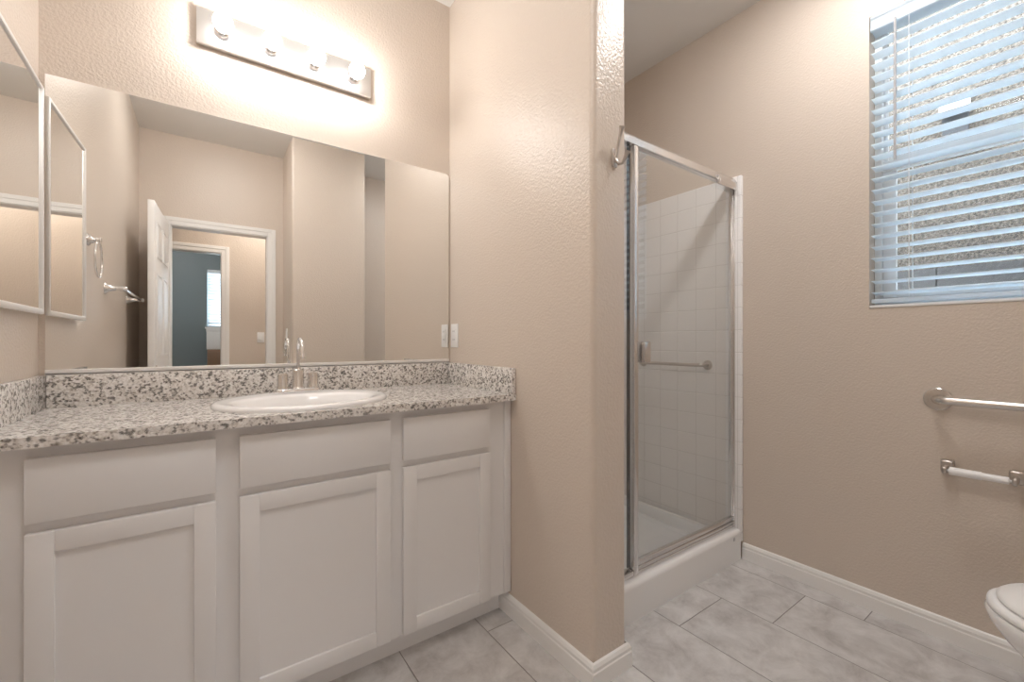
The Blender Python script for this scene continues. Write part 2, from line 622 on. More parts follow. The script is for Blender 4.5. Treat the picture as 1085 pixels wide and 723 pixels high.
extrude_profile(bm, BP, (HX + 0.07, YH, 0), (2.5, YH, 0), (0, 1, 0))
struct('baseboard_hall', bm, 'trim')

# ---- window 1 (bathroom)
FX0, FX1 = 2.262, 2.312
wf = bmesh.new()
box(wf, FX0, FX1, WY1 - 0.026, WY1 - 0.001, WZ0 + 0.001, WZ1 - 0.001, bevel=0.004)
box(wf, FX0, FX1, WY0 + 0.001, WY0 + 0.026, WZ0 + 0.001, WZ1 - 0.001, bevel=0.004)
box(wf, FX0, FX1, WY0 + 0.026, WY1 - 0.026, WZ0 + 0.001, WZ0 + 0.042, bevel=0.004)
box(wf, FX0, FX1, WY0 + 0.026, WY1 - 0.026, WZ1 - 0.042, WZ1 - 0.001, bevel=0.004)
win = struct('window_1', wf, 'vinyl', smooth=True, label='white vinyl window behind the blinds')
ZM = 1.803
bm = bmesh.new()       # lower sash
ya, yb = WY0 + 0.027, WY1 - 0.027
box(bm, 2.268, 2.288, yb - 0.042, yb, WZ0 + 0.043, ZM - 0.022, bevel=0.003)
box(bm, 2.268, 2.288, ya, ya + 0.042, WZ0 + 0.043, ZM - 0.022, bevel=0.003)
box(bm, 2.268, 2.288, ya + 0.042, yb - 0.042, WZ0 + 0.043, WZ0 + 0.075, bevel=0.003)
box(bm, 2.264, 2.288, ya, yb, ZM - 0.022, ZM + 0.022, bevel=0.004)
obj('sash', bm, 'vinyl', win)
bm = bmesh.new()       # upper fixed sash
box(bm, 2.29, 2.308, yb - 0.012, yb, ZM - 0.01, WZ1 - 0.043, bevel=0.003)
box(bm, 2.29, 2.308, ya, ya + 0.012, ZM - 0.01, WZ1 - 0.043, bevel=0.003)
box(bm, 2.29, 2.308, ya + 0.012, yb - 0.012, ZM - 0.012, ZM + 0.042, bevel=0.003)
obj('sash', bm, 'vinyl', win)
obj('pane', B(2.276, 2.280, ya + 0.040, yb - 0.040, WZ0 + 0.07, ZM - 0.02), 'glass', win, smooth=False)
obj('pane', B(2.297, 2.301, ya + 0.010, yb - 0.010, ZM + 0.02, WZ1 - 0.04), 'glass', win, smooth=False)

obj('window_sill', B(XR - 0.003, FX0 - 0.001, WY0 + 0.001, WY1 - 0.001, WZ0 + 0.0005, WZ0 + 0.012, bevel=0.003), 'trim', win)

# ---- window 2 (teal room)
bm = bmesh.new()
ym = BY - 0.08
box(bm, BX0, BX0 + 0.04, ym - 0.04, ym, BZ0, BZ1)
box(bm, BX1 - 0.04, BX1, ym - 0.04, ym, BZ0, BZ1)
box(bm, BX0 + 0.04, BX1 - 0.04, ym - 0.04, ym, BZ0, BZ0 + 0.04)
box(bm, BX0 + 0.04, BX1 - 0.04, ym - 0.04, ym, BZ1 - 0.04, BZ1)
win2 = struct('window_2', bm, 'vinyl', label='window of the teal room, seen in the mirror')
obj('pane', B(BX0 + 0.04, BX1 - 0.04, ym - 0.022, ym - 0.018, BZ0 + 0.04, BZ1 - 0.04), 'glass', win2, smooth=False)
obj('window_sill', B(BX0 - 0.03, BX1 + 0.03, BY - 0.06, BY + 0.03, BZ0 - 0.025, BZ0), 'trim', win2, smooth=False)

# ---- shower tile, pan
ZT = 1.922
Y1S = 1.076
bm = bmesh.new()
box(bm, XR - 0.022, XR - 0.0004, Y1S - 0.002, 1.903, 0.085, ZT, bevel=0.006, seg=3)
struct('trim_5', bm, 'tile_y', smooth=True, label='white glazed square tiles on the shower side wall')
struct('trim_6', B(XP2 + 0.013, XR - 0.0225, YM - 0.012, YM - 0.0004, 0.085, ZT, bevel=0.004), 'tile_x', smooth=True)
struct('trim_7', B(XP2 + 0.0004, XP2 + 0.012, Y1S - 0.002, 1.903, 0.085, ZT, bevel=0.006, seg=3), 'tile_y', smooth=True)

pan = thing('shower_pan', 'white acrylic shower base with a tall curb, below the glass door', 'shower base', (1.66, 1.5, 0))
PX0, PX1 = XP2 + 0.0135, XR - 0.0235
bm = bmesh.new()
prof = [(1.902, 0.0), (Y1S, 0.0), (Y1S, 0.128)]
prof += [(p.x, p.y) for p in arc((Y1S + 0.020, 0.128, 0), (-1, 0, 0), (0, 1, 0), 0.020, 0.2, pi / 2, 6)]
prof += [(Y1S + 0.075, 0.150)]
prof += [(p.x, p.y) for p in arc((Y1S + 0.075, 0.132, 0), (0, 1, 0), (1, 0, 0), 0.018, 0.2, pi / 2, 5)]
prof += [(Y1S + 0.10, 0.062), (Y1S + 0.13, 0.052), (1.45, 0.042), (1.86, 0.055), (1.89, 0.083), (1.902, 0.083)]
ring_loft(bm, [[(PX0, y, z) for y, z in prof], [(PX1, y, z) for y, z in prof]])
obj('curb_and_floor', bm, 'pan', pan, angle=50)
bm = bmesh.new()
lathe(bm, [(0.0, 0), (0.042, 0), (0.042, 0.003), (0.036, 0.005), (0.0, 0.005)], (1.66, 1.5, 0.0435), (0, 0, 1), 28)
obj('drain', bm, 'chrome', pan)
for a, b in ((PX0, PX0 + 0.028), (PX1 - 0.028, PX1)):
    obj('side_lip', B(a, b, 1.17, 1.9, 0.02, 0.112, bevel=0.010, seg=3), 'pan', pan)
obj('badge', B(2.105, 2.121, Y1S - 0.0012, Y1S + 0.001, 0.108, 0.124, bevel=0.0005), 'wand', pan)

# ================================================================ shower enclosure
YD = 1.118
enc = thing('shower_enclosure', 'framed glass shower door and side panel standing on the white curb', 'shower door', (1.66, YD, 0.150))
bm = bmesh.new()
prof = [(1.1, 1.872), (1.136, 1.872), (1.136, 1.905), (1.129, 1.910), (1.107, 1.910), (1.1, 1.898)]
ring_loft(bm, [[(XP2 + 0.0125, y, z) for y, z in prof], [(XR - 0.0225, y, z) for y, z in prof]])
obj('header', bm, 'alu', enc, smooth=False)
for x0, x1 in ((XP2 + 0.0125, XP2 + 0.034), (2.168, XR - 0.0225)):
    obj('wall_jamb', B(x0, x1, 1.103, 1.135, 0.152, 1.872, bevel=0.003), 'alu', enc)
obj('strike_post', B(1.386, 1.413, 1.101, 1.135, 0.152, 1.872, bevel=0.004), 'alu', enc)
obj('post_seal', B(1.380, 1.3855, 1.129, 1.135, 0.178, 1.870), 'rubber', enc)
bm = bmesh.new()
box(bm, XP2 + 0.0345, 1.3855, 1.103, 1.135, 0.151, 0.176, bevel=0.003)
box(bm, 1.4135, 2.1675, 1.107, 1.135, 0.151, 0.166, bevel=0.003)
obj('sill_track', bm, 'alu', enc)
obj('fixed_panel', B(XP2 + 0.030, 1.3795, YD - 0.003, YD + 0.003, 0.177, 1.871), 'dglass', enc, smooth=False)
dr = obj('door_glass', B(1.420, 2.163, YD - 0.003, YD + 0.003, 0.196, 1.866), 'dglass', enc, smooth=False)
bm = bmesh.new()
box(bm, 1.417, 2.166, YD - 0.011, YD + 0.009, 0.184, 0.206, bevel=0.003)
box(bm, 1.417, 2.166, YD - 0.014, YD + 0.009, 0.169, 0.1838, bevel=0.003)
obj('bottom_rail', bm, 'alu', dr)
obj('side_rail', B(2.158, 2.1675, YD - 0.009, YD + 0.009, 0.207, 1.868, bevel=0.002), 'alu', dr)
bm = bmesh.new()
box(bm, 2.00, 2.170, 1.091, 1.0998, 1.845, 1.889, bevel=0.002)
bm2 = box(bm, 2.013, 2.160, 1.0895, 1.0912, 1.855, 1.880)
obj('hinge_plate', bm, 'alu', dr)
bm = bmesh.new()
box(bm, 1.425, 1.468, 1.083, YD - 0.0035, 1.003, 1.088, bevel=0.004)
box(bm, 1.430, 1.470, YD + 0.0035, 1.147, 1.003, 1.088, bevel=0.004)
obj('door_handle', bm, 'alu', dr)

# ================================================================ vanity
YFF = 1.396          # face frame plane
YDF = 1.377          # front of doors
van = thing('vanity_cabinet', 'white painted vanity cabinet with shaker doors and slab drawer fronts', 'cabinet', (0.29, 1.65, 0))
bm = bmesh.new()
x0, x1 = XL + 0.001, XP - 0.0015
box(bm, x0, x0 + 0.016, YFF + 0.02, YM - 0.002, 0.095, 0.858)
box(bm, x1 - 0.016, x1, YFF + 0.02, YM - 0.002, 0.095, 0.858)
box(bm, x0 + 0.016, x1 - 0.016, YM - 0.010, YM - 0.002, 0.095, 0.858)
box(bm, x0 + 0.016, x1 - 0.016, YFF + 0.02, YM - 0.010, 0.095, 0.111)
obj('carcass', bm, 'cab', van, smooth=False)
bm = bmesh.new()
zt, zb = 0.858, 0.094
stiles = ((x0, -0.29), (-0.005, 0.105), (0.470, 0.570), (0.858, x1))
for a, b in stiles:
    box(bm, a, b, YFF, YFF + 0.02, zb, zt)
for (a, b), (c, d) in zip(stiles[:-1], stiles[1:]):
    box(bm, b, c, YFF, YFF + 0.02, 0.80, zt)
    box(bm, b, c, YFF, YFF + 0.02, 0.655, 0.70)
    box(bm, b, c, YFF, YFF + 0.02, zb, 0.135)
obj('face_frame', bm, 'cab', van, smooth=False)
obj('scribe_strip', B(0.958, x1, YFF - 0.008, YFF - 0.0002, zb + 0.002, zt, bevel=0.002), 'cab', van)
obj('scribe_strip', B(x0, -0.375, YFF - 0.005, YFF - 0.0002, zb + 0.002, zt, bevel=0.002), 'cab', van)
obj('toe_kick', B(x0, XP - 0.014, 1.455, 1.468, 0.0, 0.094), 'cab', van, smooth=False)


def shaker(a, b, z0, z1, fw=0.047):
    bm = bmesh.new()
    y0, y1 = YDF, YFF - 0.0006
    box(bm, a, a + fw, y0, y1, z0, z1, bevel=0.0015)
    box(bm, b - fw, b, y0, y1, z0, z1, bevel=0.0015)
    box(bm, a + fw, b - fw, y0 + 0.0003, y1, z0, z0 + fw, bevel=0.0012)
    box(bm, a + fw, b - fw, y0 + 0.0003, y1, z1 - fw, z1, bevel=0.0012)
    box(bm, a + fw - 0.004, b - fw + 0.004, y0 + 0.008, y1 - 0.004, z0 + fw - 0.004, z1 - fw + 0.004)
    return bm


for a, b in ((-0.321, 0.024), (0.077, 0.497), (0.541, 0.886)):
    obj('cabinet_door', shaker(a, b, 0.102, 0.664), 'cab', van)
for a, b in ((-0.321, 0.024), (0.077, 0.497), (0.541, 0.884)):
    obj('drawer_front', B(a, b, YDF, YFF - 0.0006, 0.688, 0.831, bevel=0.002), 'cab', van)

# ---- countertop with an oval cut-out
SX, SY, SA, SB = 0.282, 1.606, 0.268, 0.230
ct = thing('countertop', 'speckled white and grey granite countertop with low splashes', 'countertop', (0.29, 1.65, 0.860))
bm = bmesh.new()
n = 96
ha, hb = SA - 0.022, SB - 0.022
CYF, CYB, CXL, CXR = 1.353, YM - 0.002, XL + 0.001, XP - 0.0015


def rect_ray(a):
    dx, dy = cos(a) * ha, sin(a) * hb
    ts = []
    if dx > 1e-9: ts.append((CXR - SX) / dx)
    if dx < -1e-9: ts.append((CXL - SX) / dx)
    if dy > 1e-9: ts.append((CYB - SY) / dy)
    if dy < -1e-9: ts.append((CYF - SY) / dy)
    t = min(ts)
    return SX + dx * t, SY + dy * t


angs = sorted([2 * pi * i / n for i in range(n)] + [math.atan2((yy - SY) / hb, (xx - SX) / ha) % (2 * pi) for xx in (CXL, CXR) for yy in (CYF, CYB)])
inn = [(SX + ha * cos(a), SY + hb * sin(a)) for a in angs]
out_ = [rect_ray(a) for a in angs]
ZT0, ZT1 = 0.8585, 0.883
ring_loft(bm, [[(x, y, ZT1) for x, y in inn], [(x, y, ZT1) for x, y in out_], [(x, y, ZT0) for x, y in out_], [(x, y, ZT0) for x, y in inn]], closed=True)
obj('worktop', bm, 'granite', ct, smooth=False)
obj('splash', B(CXL + 0.0195, CXR - 0.0195, YM - 0.021, YM - 0.002, ZT1, 0.984, bevel=0.0015), 'granite', ct)
obj('splash', B(CXL, CXL + 0.019, CYF + 0.002, YM - 0.002, ZT1, 0.984, bevel=0.0015), 'granite', ct)
obj('splash', B(CXR - 0.019, CXR, CYF + 0.002, YM - 0.002, ZT1, 0.984, bevel=0.0015), 'granite', ct)

# ---- sink
snk = thing('sink', 'white oval drop-in sink set in the granite countertop', 'sink', (SX, SY, ZT1))
bm = bmesh.new()
n = 72
iy = 1.578


def ell(cx_, cy_, a, b, z):
    return [(cx_ + a * cos(2 * pi * i / n), cy_ + b * sin(2 * pi * i / n), z) for i in range(n)]


rings = [ell(SX, SY, SA, SB, 0.8832), ell(SX, SY, SA + 0.001, SB + 0.001, 0.889), ell(SX, SY, SA - 0.004, SB - 0.004, 0.8955),
         ell(SX, SY, SA - 0.013, SB - 0.013, 0.8985), ell(SX, SY - 0.003, SA - 0.026, SB - 0.026, 0.8975),
         ell(SX, SY - 0.014, SA - 0.040, SB - 0.055, 0.8955), ell(SX, iy, 0.215, 0.158, 0.893), ell(SX, iy, 0.207, 0.150, 0.886),
         ell(SX, iy, 0.197, 0.141, 0.862), ell(SX, iy, 0.175, 0.124, 0.815), ell(SX, iy, 0.13, 0.092, 0.775), ell(SX, iy, 0.06, 0.045, 0.758),
         ell(SX, iy, 0.022, 0.022, 0.755)]
inner_ = rings[::-1]
outer_ = [ell(SX, iy, 0.024, 0.024, 0.745), ell(SX, iy, 0.065, 0.05, 0.748), ell(SX, iy, 0.138, 0.1, 0.765), ell(SX, iy, 0.185, 0.134, 0.808),
          ell(SX, iy, 0.208, 0.152, 0.858), ell(SX, SY - 0.005, 0.236, 0.196, 0.8835)]
ring_loft(bm, rings + outer_, closed=True)
obj('basin', bm, 'porcelain', snk, angle=60)
bm = bmesh.new()
lathe(bm, [(0.0, 0), (0.0215, 0), (0.0215, 0.003), (0.016, 0.005), (0.013, 0.002), (0.0, 0.002)], (SX, iy, 0.7555), (0, 0, 1), 24)
obj('drain', bm, 'chrome', snk)

# ---- faucet
FXc, FYc, FZ = 0.288, 1.798, 0.8975
fau = thing('faucet', 'chrome gooseneck faucet with two round handles behind the sink bowl', 'faucet', (FXc, FYc, FZ))
bm = bmesh.new()


def stadium(hw, r, z):
    p = arc((FXc + hw, FYc, 0), (0, -1, 0), (1, 0, 0), r, 0, pi, 12) + arc((FXc - hw, FYc, 0), (0, 1, 0), (-1, 0, 0), r, 0, pi, 12)
    return [(q.x, q.y, z) for q in p]


ring_loft(bm, [stadium(0.052, 0.026, FZ), stadium(0.052, 0.027, FZ + 0.004), stadium(0.052, 0.025, FZ + 0.011), stadium(0.052, 0.022, FZ + 0.014)])
obj('base_plate', bm, 'chrome', fau)
for s in (-1, 1):
    bm = bmesh.new()
    lathe(bm, [(0.019, 0), (0.021, 0.003), (0.020, 0.012), (0.0185, 0.015), (0.0185, 0.050), (0.0165, 0.057), (0.008, 0.060), (0, 0.061)], (FXc + s * 0.052, FYc, FZ + 0.012), (0, 0, 1), 28)
    obj('handle', bm, 'tap', fau)
bm = bmesh.new()
lathe(bm, [(0.0225, 0), (0.023, 0.004), (0.0205, 0.008), (0.0205, 0.064), (0.0185, 0.070), (0.009, 0.075), (0.0075, 0.08), (0, 0.08)], (FXc, FYc, FZ + 0.012), (0, 0, 1), 28)
obj('spout_body', bm, 'tap', fau)
gz = 1.052
pts = [(FXc, FYc, 0.985), (FXc, FYc, 1.02)] + arc((FXc, FYc - 0.045, gz), (0, 1, 0), (0, 0, 1), 0.045, 0, pi * 0.98, 16) + [(FXc, FYc - 0.093, 1.040), (FXc, FYc - 0.094, 1.026)]
bm = bmesh.new()
tube(bm, pts, [0.0065] * (len(pts) - 3) + [0.007, 0.0095, 0.0098], 18)
obj('spout', bm, 'chrome', fau)

# ================================================================ mirrors and light bar
mir = thing('wall_mirror', 'large frameless mirror on the wall above the sink', 'mirror', (0.295, YM, 1.0))
MX0, MX1, MZ0, MZ1 = -0.400, 0.982, 0.990, 1.914
bm = bmesh.new()
c_ = 0.010
pl = [(MX0, MZ0), (MX1, MZ0), (MX1, MZ1 - c_), (MX1 - c_ * 1.2, MZ1), (MX0, MZ1)]
ring_loft(bm, [[(x, YM - 0.006, z) for x, z in pl], [(x, YM - 0.0008, z) for x, z in pl]])
obj('mirror_glass', bm, 'mirror', mir, smooth=False)
bm = bmesh.new()
box(bm, MX0, MX1, YM - 0.010, YM - 0.0065, 0.985, 1.001, bevel=0.001)
box(bm, MX0, MX1, YM - 0.010, YM - 0.0008, 0.9845, 0.989)
obj('bottom_channel', bm, 'silver', mir, smooth=False)

med = thing('medicine_cabinet', 'mirrored medicine cabinet on the side wall beside the large mirror', 'medicine cabinet', (XL, 1.61, 1.51))
y0, y1, z0, z1 = 1.432, 1.882, 1.170, 1.858
MT = Matrix.Translation((XL + 0.014, y1, 0)) @ Matrix.Rotation(radians(1.3), 4, 'Z') @ Matrix.Translation((-XL - 0.014, -y1, 0))
bm = bmesh.new()
box(bm, XL + 0.0006, XL + 0.008, y0 + 0.006, y1 - 0.006, z0 + 0.006, z1 - 0.006)
obj('body', bm, 'silver', med, smooth=False)
bm = bmesh.new()
fr = 0.013
box(bm, XL + 0.008, XL + 0.020, y0, y0 + fr, z0, z1, bevel=0.004)
box(bm, XL + 0.008, XL + 0.020, y1 - fr, y1, z0, z1, bevel=0.004)
box(bm, XL + 0.008, XL + 0.020, y0 + fr, y1 - fr, z0, z0 + fr + 0.004, bevel=0.004)
box(bm, XL + 0.008, XL + 0.020, y0 + fr, y1 - fr, z1 - fr, z1, bevel=0.004)
bmesh.ops.transform(bm, matrix=MT, verts=bm.verts[:])
dfr = obj('door_frame', bm, 'silver', med)
bm = B(XL + 0.010, XL + 0.0145, y0 + fr * 0.7, y1 - fr * 0.7, z0 + fr * 0.7, z1 - fr * 0.7)
bmesh.ops.transform(bm, matrix=MT, verts=bm.verts[:])
obj('mirror_glass', bm, 'mirror', dfr, smooth=False)

LX0, LX1, LZ0, LZ1 = -0.025, 0.592, 2.158, 2.282
lb = thing('vanity_light_bar', 'chrome light bar with four glowing round bulbs above the mirror', 'light fixture', (0.284, YM, 2.22))
obj('back_plate', B(LX0, LX1, YM - 0.026, YM - 0.001, LZ0, LZ1, bevel=0.002), 'plate', lb)
for i in range(4):
    bx = LX0 + (LX1 - LX0) * (i + 0.5) / 4
    bz = 2.214
    bm = bmesh.new()
    lathe(bm, [(0.026, 0.0), (0.0265, 0.003), (0.026, 0.012), (0.022, 0.022), (0.018, 0.026), (0.0, 0.026)], (bx, YM - 0.0262, bz), (0, -1, 0), 28)
    obj('socket_cup', bm, 'chrome', lb)
    bm = bmesh.new()
    rb = 0.0305
    cyb = YM - 0.092
    bmesh.ops.create_uvsphere(bm, u_segments=28, v_segments=18, radius=rb, matrix=Matrix.Translation((bx, cyb, bz)))
    obj('bulb', bm, 'bulb', lb)
    bm = bmesh.new()
    lathe(bm, [(0.013, 0.0), (0.0135, 0.002), (0.0135, 0.008), (0.016, 0.013)], (bx, YM - 0.0525, bz), (0, -1, 0), 20)
    obj('bulb_neck', bm, 'silver', lb)

# ================================================================ outlet and switches
def outlet_plate(name, label, cat, c, nrm, kind):
    """c = centre on the wall; nrm = (nx, ny)"""
    nx, ny = nrm
    t = thing(name, label, cat, c)
    ax = Vector((-ny, nx, 0))
    N = Vector((nx, ny, 0))

    def slab(w_, h_, d0, d1, cz=0.0, bev=0.001):
        bm = B(-w_ / 2, w_ / 2, d0, d1, cz - h_ / 2, cz + h_ / 2, bevel=bev)
        m_ = Matrix((( ax.x, N.x, 0, c[0]), (ax.y, N.y, 0, c[1]), (0, 0, 1, c[2]), (0, 0, 0, 1)))
        bmesh.ops.transform(bm, matrix=m_, verts=bm.verts[:])
        return bm
    obj('cover_plate', slab(0.070, 0.114, 0.0006, 0.006, bev=0.002), 'plastic', t)
    if kind == 'outlet':
        obj('receptacle', slab(0.033, 0.066, 0.006, 0.009), 'plastic', t)
        bm = slab(0.010, 0.006, 0.009, 0.0105, 0.004, 0.0008)
        obj('test_button', bm, 'plastic', t)
        for cz in (0.021, -0.019):
            for dx in (-0.006, 0.006):
                bm = B(dx - 0.001, dx + 0.001, 0.0088, 0.0092, cz - 0.004, cz + 0.004)
                m_ = Matrix(((ax.x, N.x, 0, c[0]), (ax.y, N.y, 0, c[1]), (0, 0, 1, c[2]), (0, 0, 0, 1)))
                bmesh.ops.transform(bm, matrix=m_, verts=bm.verts[:])
                obj('slot', bm, 'dark', t, smooth=False)
    else:
        obj('rocker', slab(0.033, 0.066, 0.006, 0.0095), 'plastic', t)
        obj('rocker_edge', slab(0.028, 0.028, 0.0095, 0.0115, -0.017), 'plastic', t)
    return t


outlet_plate('wall_outlet', 'white outlet on the partition just right of the large mirror', 'outlet', (XP, 1.857, 1.116), (-1, 0), 'outlet')
outlet_plate('light_switch', 'white light switch on the hallway wall, seen in the mirror through the doorway', 'light switch', (0.505, YH, 1.13), (0, 1), 'switch')
outlet_plate('light_switch', 'white light switch beside the bathroom doorway, seen edge-on in the mirror', 'light switch', (CX0, -0.325, 1.14), (-1, 0), 'switch')

# ================================================================ things on the left wall (seen in the mirror)
tr_ = thing('towel_ring', 'chrome towel ring on the side wall, seen in the mirror beside the medicine cabinet', 'towel ring', (XL, 1.235, 1.52))
bm = bmesh.new()
lathe(bm, [(0.0, 0.0006), (0.027, 0.0006), (0.026, 0.006), (0.015, 0.014), (0.010, 0.028), (0.012, 0.036), (0.013, 0.044), (0.0, 0.048)], (XL, 1.235, 1.53), (1, 0, 0), 24)
obj('mount', bm, 'chrome', tr_)
bm = bmesh.new()
rc = Vector((XL + 0.036, 1.235, 1.53 - 0.083))
tube(bm, [rc + Vector((0, cos(a) * 0.076, sin(a) * 0.076)) for a in [2 * pi * i / 48 for i in range(48)]], 0.0048, 12, closed=True)
obj('ring', bm, 'chrome', tr_)

tb = thing('towel_bar', 'chrome towel bar on the side wall, seen in the mirror near the open door', 'towel bar', (XL, 0.45, 1.36))
for yy in (0.835, 0.075):
    bm = bmesh.new()
    lathe(bm, [(0.0, 0.0006), (0.029, 0.0006), (0.028, 0.005), (0.019, 0.014), (0.0125, 0.034), (0.0105, 0.055), (0.013, 0.062), (0.0135, 0.080), (0.010, 0.087), (0, 0.088)], (XL, yy, 1.36), (1, 0, 0), 28)
    obj('post', bm, 'chrome', tb)
bm = bmesh.new()
tube(bm, [(XL + 0.071, 0.079, 1.36), (XL + 0.071, 0.831, 1.36)], 0.009, 20)
obj('bar', bm, 'chrome', tb)

# ================================================================ hook on the partition end
hk = thing('robe_hook', 'brushed nickel double robe hook on the end of the partition', 'hook', (1.083, YE, 1.685))
obj('back_plate', B(1.071, 1.095, YE - 0.009, YE - 0.0006, 1.655, 1.715, bevel=0.004), 'nickel', hk)
bm = bmesh.new()
tube(bm, [(1.083, YE - 0.010, 1.672), (1.083, YE - 0.014, 1.690), (1.083, YE - 0.018, 1.712), (1.083, YE - 0.026, 1.740), (1.083, YE - 0.033, 1.764), (1.083, YE - 0.036, 1.775)],
     [0.0048, 0.0050, 0.0046, 0.0045, 0.0060, 0.0098], 16)
obj('upper_prong', bm, 'nickel', hk)
bm = bmesh.new()
tube(bm, [(1.083, YE - 0.010, 1.690), (1.083, YE - 0.014, 1.672), (1.083, YE - 0.024, 1.660), (1.083, YE - 0.036, 1.658), (1.083, YE - 0.044, 1.666), (1.083, YE - 0.054, 1.680), (1.083, YE - 0.060, 1.690)],
     [0.0048, 0.0052, 0.0048, 0.0046, 0.0048, 0.0062, 0.0095], 16)
obj('lower_prong', bm, 'nickel', hk)

# ================================================================ grab bars
def grab_bar(label, xw, y0, y1, z, off, r, rf, m_='steel'):
    t = thing('grab_bar', label, 'grab bar', (xw, (y0 + y1) / 2, z))
    sg = 1 if y1 > y0 else -1
    rc_ = 0.034
    pts = [(xw - 0.006, y0, z), (xw - off + rc_, y0, z)] + arc((xw - off + rc_, y0 + sg * rc_, z), (0, -sg, 0), (-1, 0, 0), rc_, 0, pi / 2, 8)[1:]
    pts += arc((xw - off + rc_, y1 - sg * rc_, z), (-1, 0, 0), (0, sg, 0), rc_, 0, pi / 2, 8)
    pts += [(xw - 0.006, y1, z)]
    bm = bmesh.new()
    tube(bm, pts, r, 24)
    obj('bar', bm, m_, t)
    for yy in (y0, y1):
        bm = bmesh.new()
        lathe(bm, [(r + 0.0015, 0.0006), (rf, 0.0006), (rf, 0.003), (rf - 0.003, 0.0055), (r + 0.004, 0.007), (r + 0.0015, 0.007)], (xw, yy, z), (-1, 0, 0), 40, cap=False)
        obj('flange', bm, m_, t)
    return t


grab_bar('stainless grab bar on the window wall above the paper holder', XR, 0.371, -0.24, 0.876, 0.055, 0.0145, 0.041)
grab_bar('thin metal grab bar on the white tiles inside the shower', XR - 0.022, 1.25, 1.66, 0.962, 0.055, 0.0095, 0.026, 'nickel')

# ================================================================ toilet paper holder
tp = thing('toilet_paper_holder', 'empty toilet paper holder with white roller under the grab bar', 'toilet paper holder', (XR, 0.262, 0.635))
for yy in (0.344, 0.180):
    bm = bmesh.new()
    box(bm, XR - 0.030, XR - 0.0006, yy - 0.018, yy + 0.018, 0.616, 0.660, bevel=0.006, seg=3)
    s = -1 if yy > 0.26 else 1
    box(bm, XR - 0.077, XR - 0.024, yy - 0.007, yy + 0.007, 0.620, 0.644, bevel=0.005, seg=3)
    obj('post', bm, 'nickel', tp)
bm = bmesh.new()
lathe(bm, [(0.004, 0), (0.005, 0.004), (0.0138, 0.005), (0.0138, 0.082), (0.0118, 0.083), (0.0118, 0.143), (0.005, 0.144), (0.004, 0.150)], (XR - 0.062, 0.337, 0.632), (0, -1, 0), 24)
obj('roller', bm, 'plastic', tp)

# ================================================================ toilet
TX, TY = 1.715, -0.035
wc = thing('toilet', 'white porcelain toilet with a closed lid, under the paper holder', 'toilet', (TX, -0.2, 0))
n = 56


def egg(cx_, cy_, a, bf, bb, z):
    out = []
    for i in range(n):
        t = 2 * pi * i / n
        b = bf if sin(t) > 0 else bb
        c, s = cos(t), sin(t)
        if s < 0:
            c = math.copysign(abs(c) ** 0.8, c)
            s = math.copysign(abs(s) ** 0.8, s)
        out.append((cx_ + a * c, cy_ + b * s, z))
    return out


bm = bmesh.new()
prof = [(0.125, 0.10, 0.24, -0.12, 0.0), (0.128, 0.105, 0.245, -0.12, 0.02), (0.112, 0.10, 0.23, -0.12, 0.06), (0.105, 0.115, 0.22, -0.12, 0.13),
        (0.115, 0.15, 0.21, -0.10, 0.20), (0.140, 0.185, 0.205, -0.075, 0.27), (0.166, 0.215, 0.205, -0.05, 0.325), (0.180, 0.230, 0.21, -0.038, 0.365), (0.184, 0.234, 0.21, -0.035, 0.388),
        (0.180, 0.230, 0.206, -0.035, 0.396)]
rings = [egg(TX, cy_, a, bf, bb, z) for a, bf, bb, cy_, z in prof]
rings += [egg(TX, -0.035, 0.14, 0.19, 0.16, 0.395), egg(TX, -0.035, 0.12, 0.17, 0.13, 0.34), egg(TX, -0.06, 0.06, 0.08, 0.07, 0.25)]
ring_loft(bm, rings)
obj('bowl', bm, 'porcelain', wc, angle=60)
obj('bowl_deck', B(TX - 0.16, TX + 0.16, -0.44, -0.22, 0.30, 0.394, bevel=0.02, seg=3), 'porcelain', wc)
bm = bmesh.new()
ro = [(0.176, 0.228, 0.20, 0.398), (0.180, 0.231, 0.203, 0.403), (0.178, 0.229, 0.201, 0.412), (0.168, 0.221, 0.196, 0.417)]
ri = [(0.122, 0.172, 0.13, 0.415), (0.118, 0.168, 0.126, 0.400)]
ring_loft(bm, [egg(TX, TY, a, bf, bb, z) for a, bf, bb, z in ro + ri], closed=True)
obj('seat', bm, 'plastic', wc, angle=60)
bm = bmesh.new()
li = [(0.160, 0.205, 0.205, 0.418), (0.168, 0.212, 0.21, 0.421), (0.169, 0.213, 0.211, 0.427), (0.160, 0.204, 0.205, 0.435), (0.12, 0.15, 0.16, 0.441), (0.04, 0.05, 0.05, 0.443)]
ring_loft(bm, [egg(TX, TY, a, bf, bb, z) for a, bf, bb, z in li])
obj('lid', bm, 'plastic', wc, angle=60)
for s in (-1, 1):
    obj('hinge', B(TX + s * 0.075 - 0.02, TX + s * 0.075 + 0.02, -0.272, -0.235, 0.396, 0.430, bevel=0.006), 'plastic', wc)
bm = bmesh.new()
box(bm, TX - 0.215, TX + 0.215, YB + 0.02, -0.36, 0.392, 0.735, bevel=0.025, seg=4)
tank = obj('tank', bm, 'porcelain', wc)
obj('tank_lid', B(TX - 0.225, TX + 0.225, YB + 0.012, -0.35, 0.7355, 0.768, bevel=0.010, seg=3), 'porcelain', wc)
bm = bmesh.new()
box(bm, TX + 0.10, TX + 0.17, -0.359, -0.345, 0.665, 0.682, bevel=0.004)
obj('flush_lever', bm, 'chrome', wc)

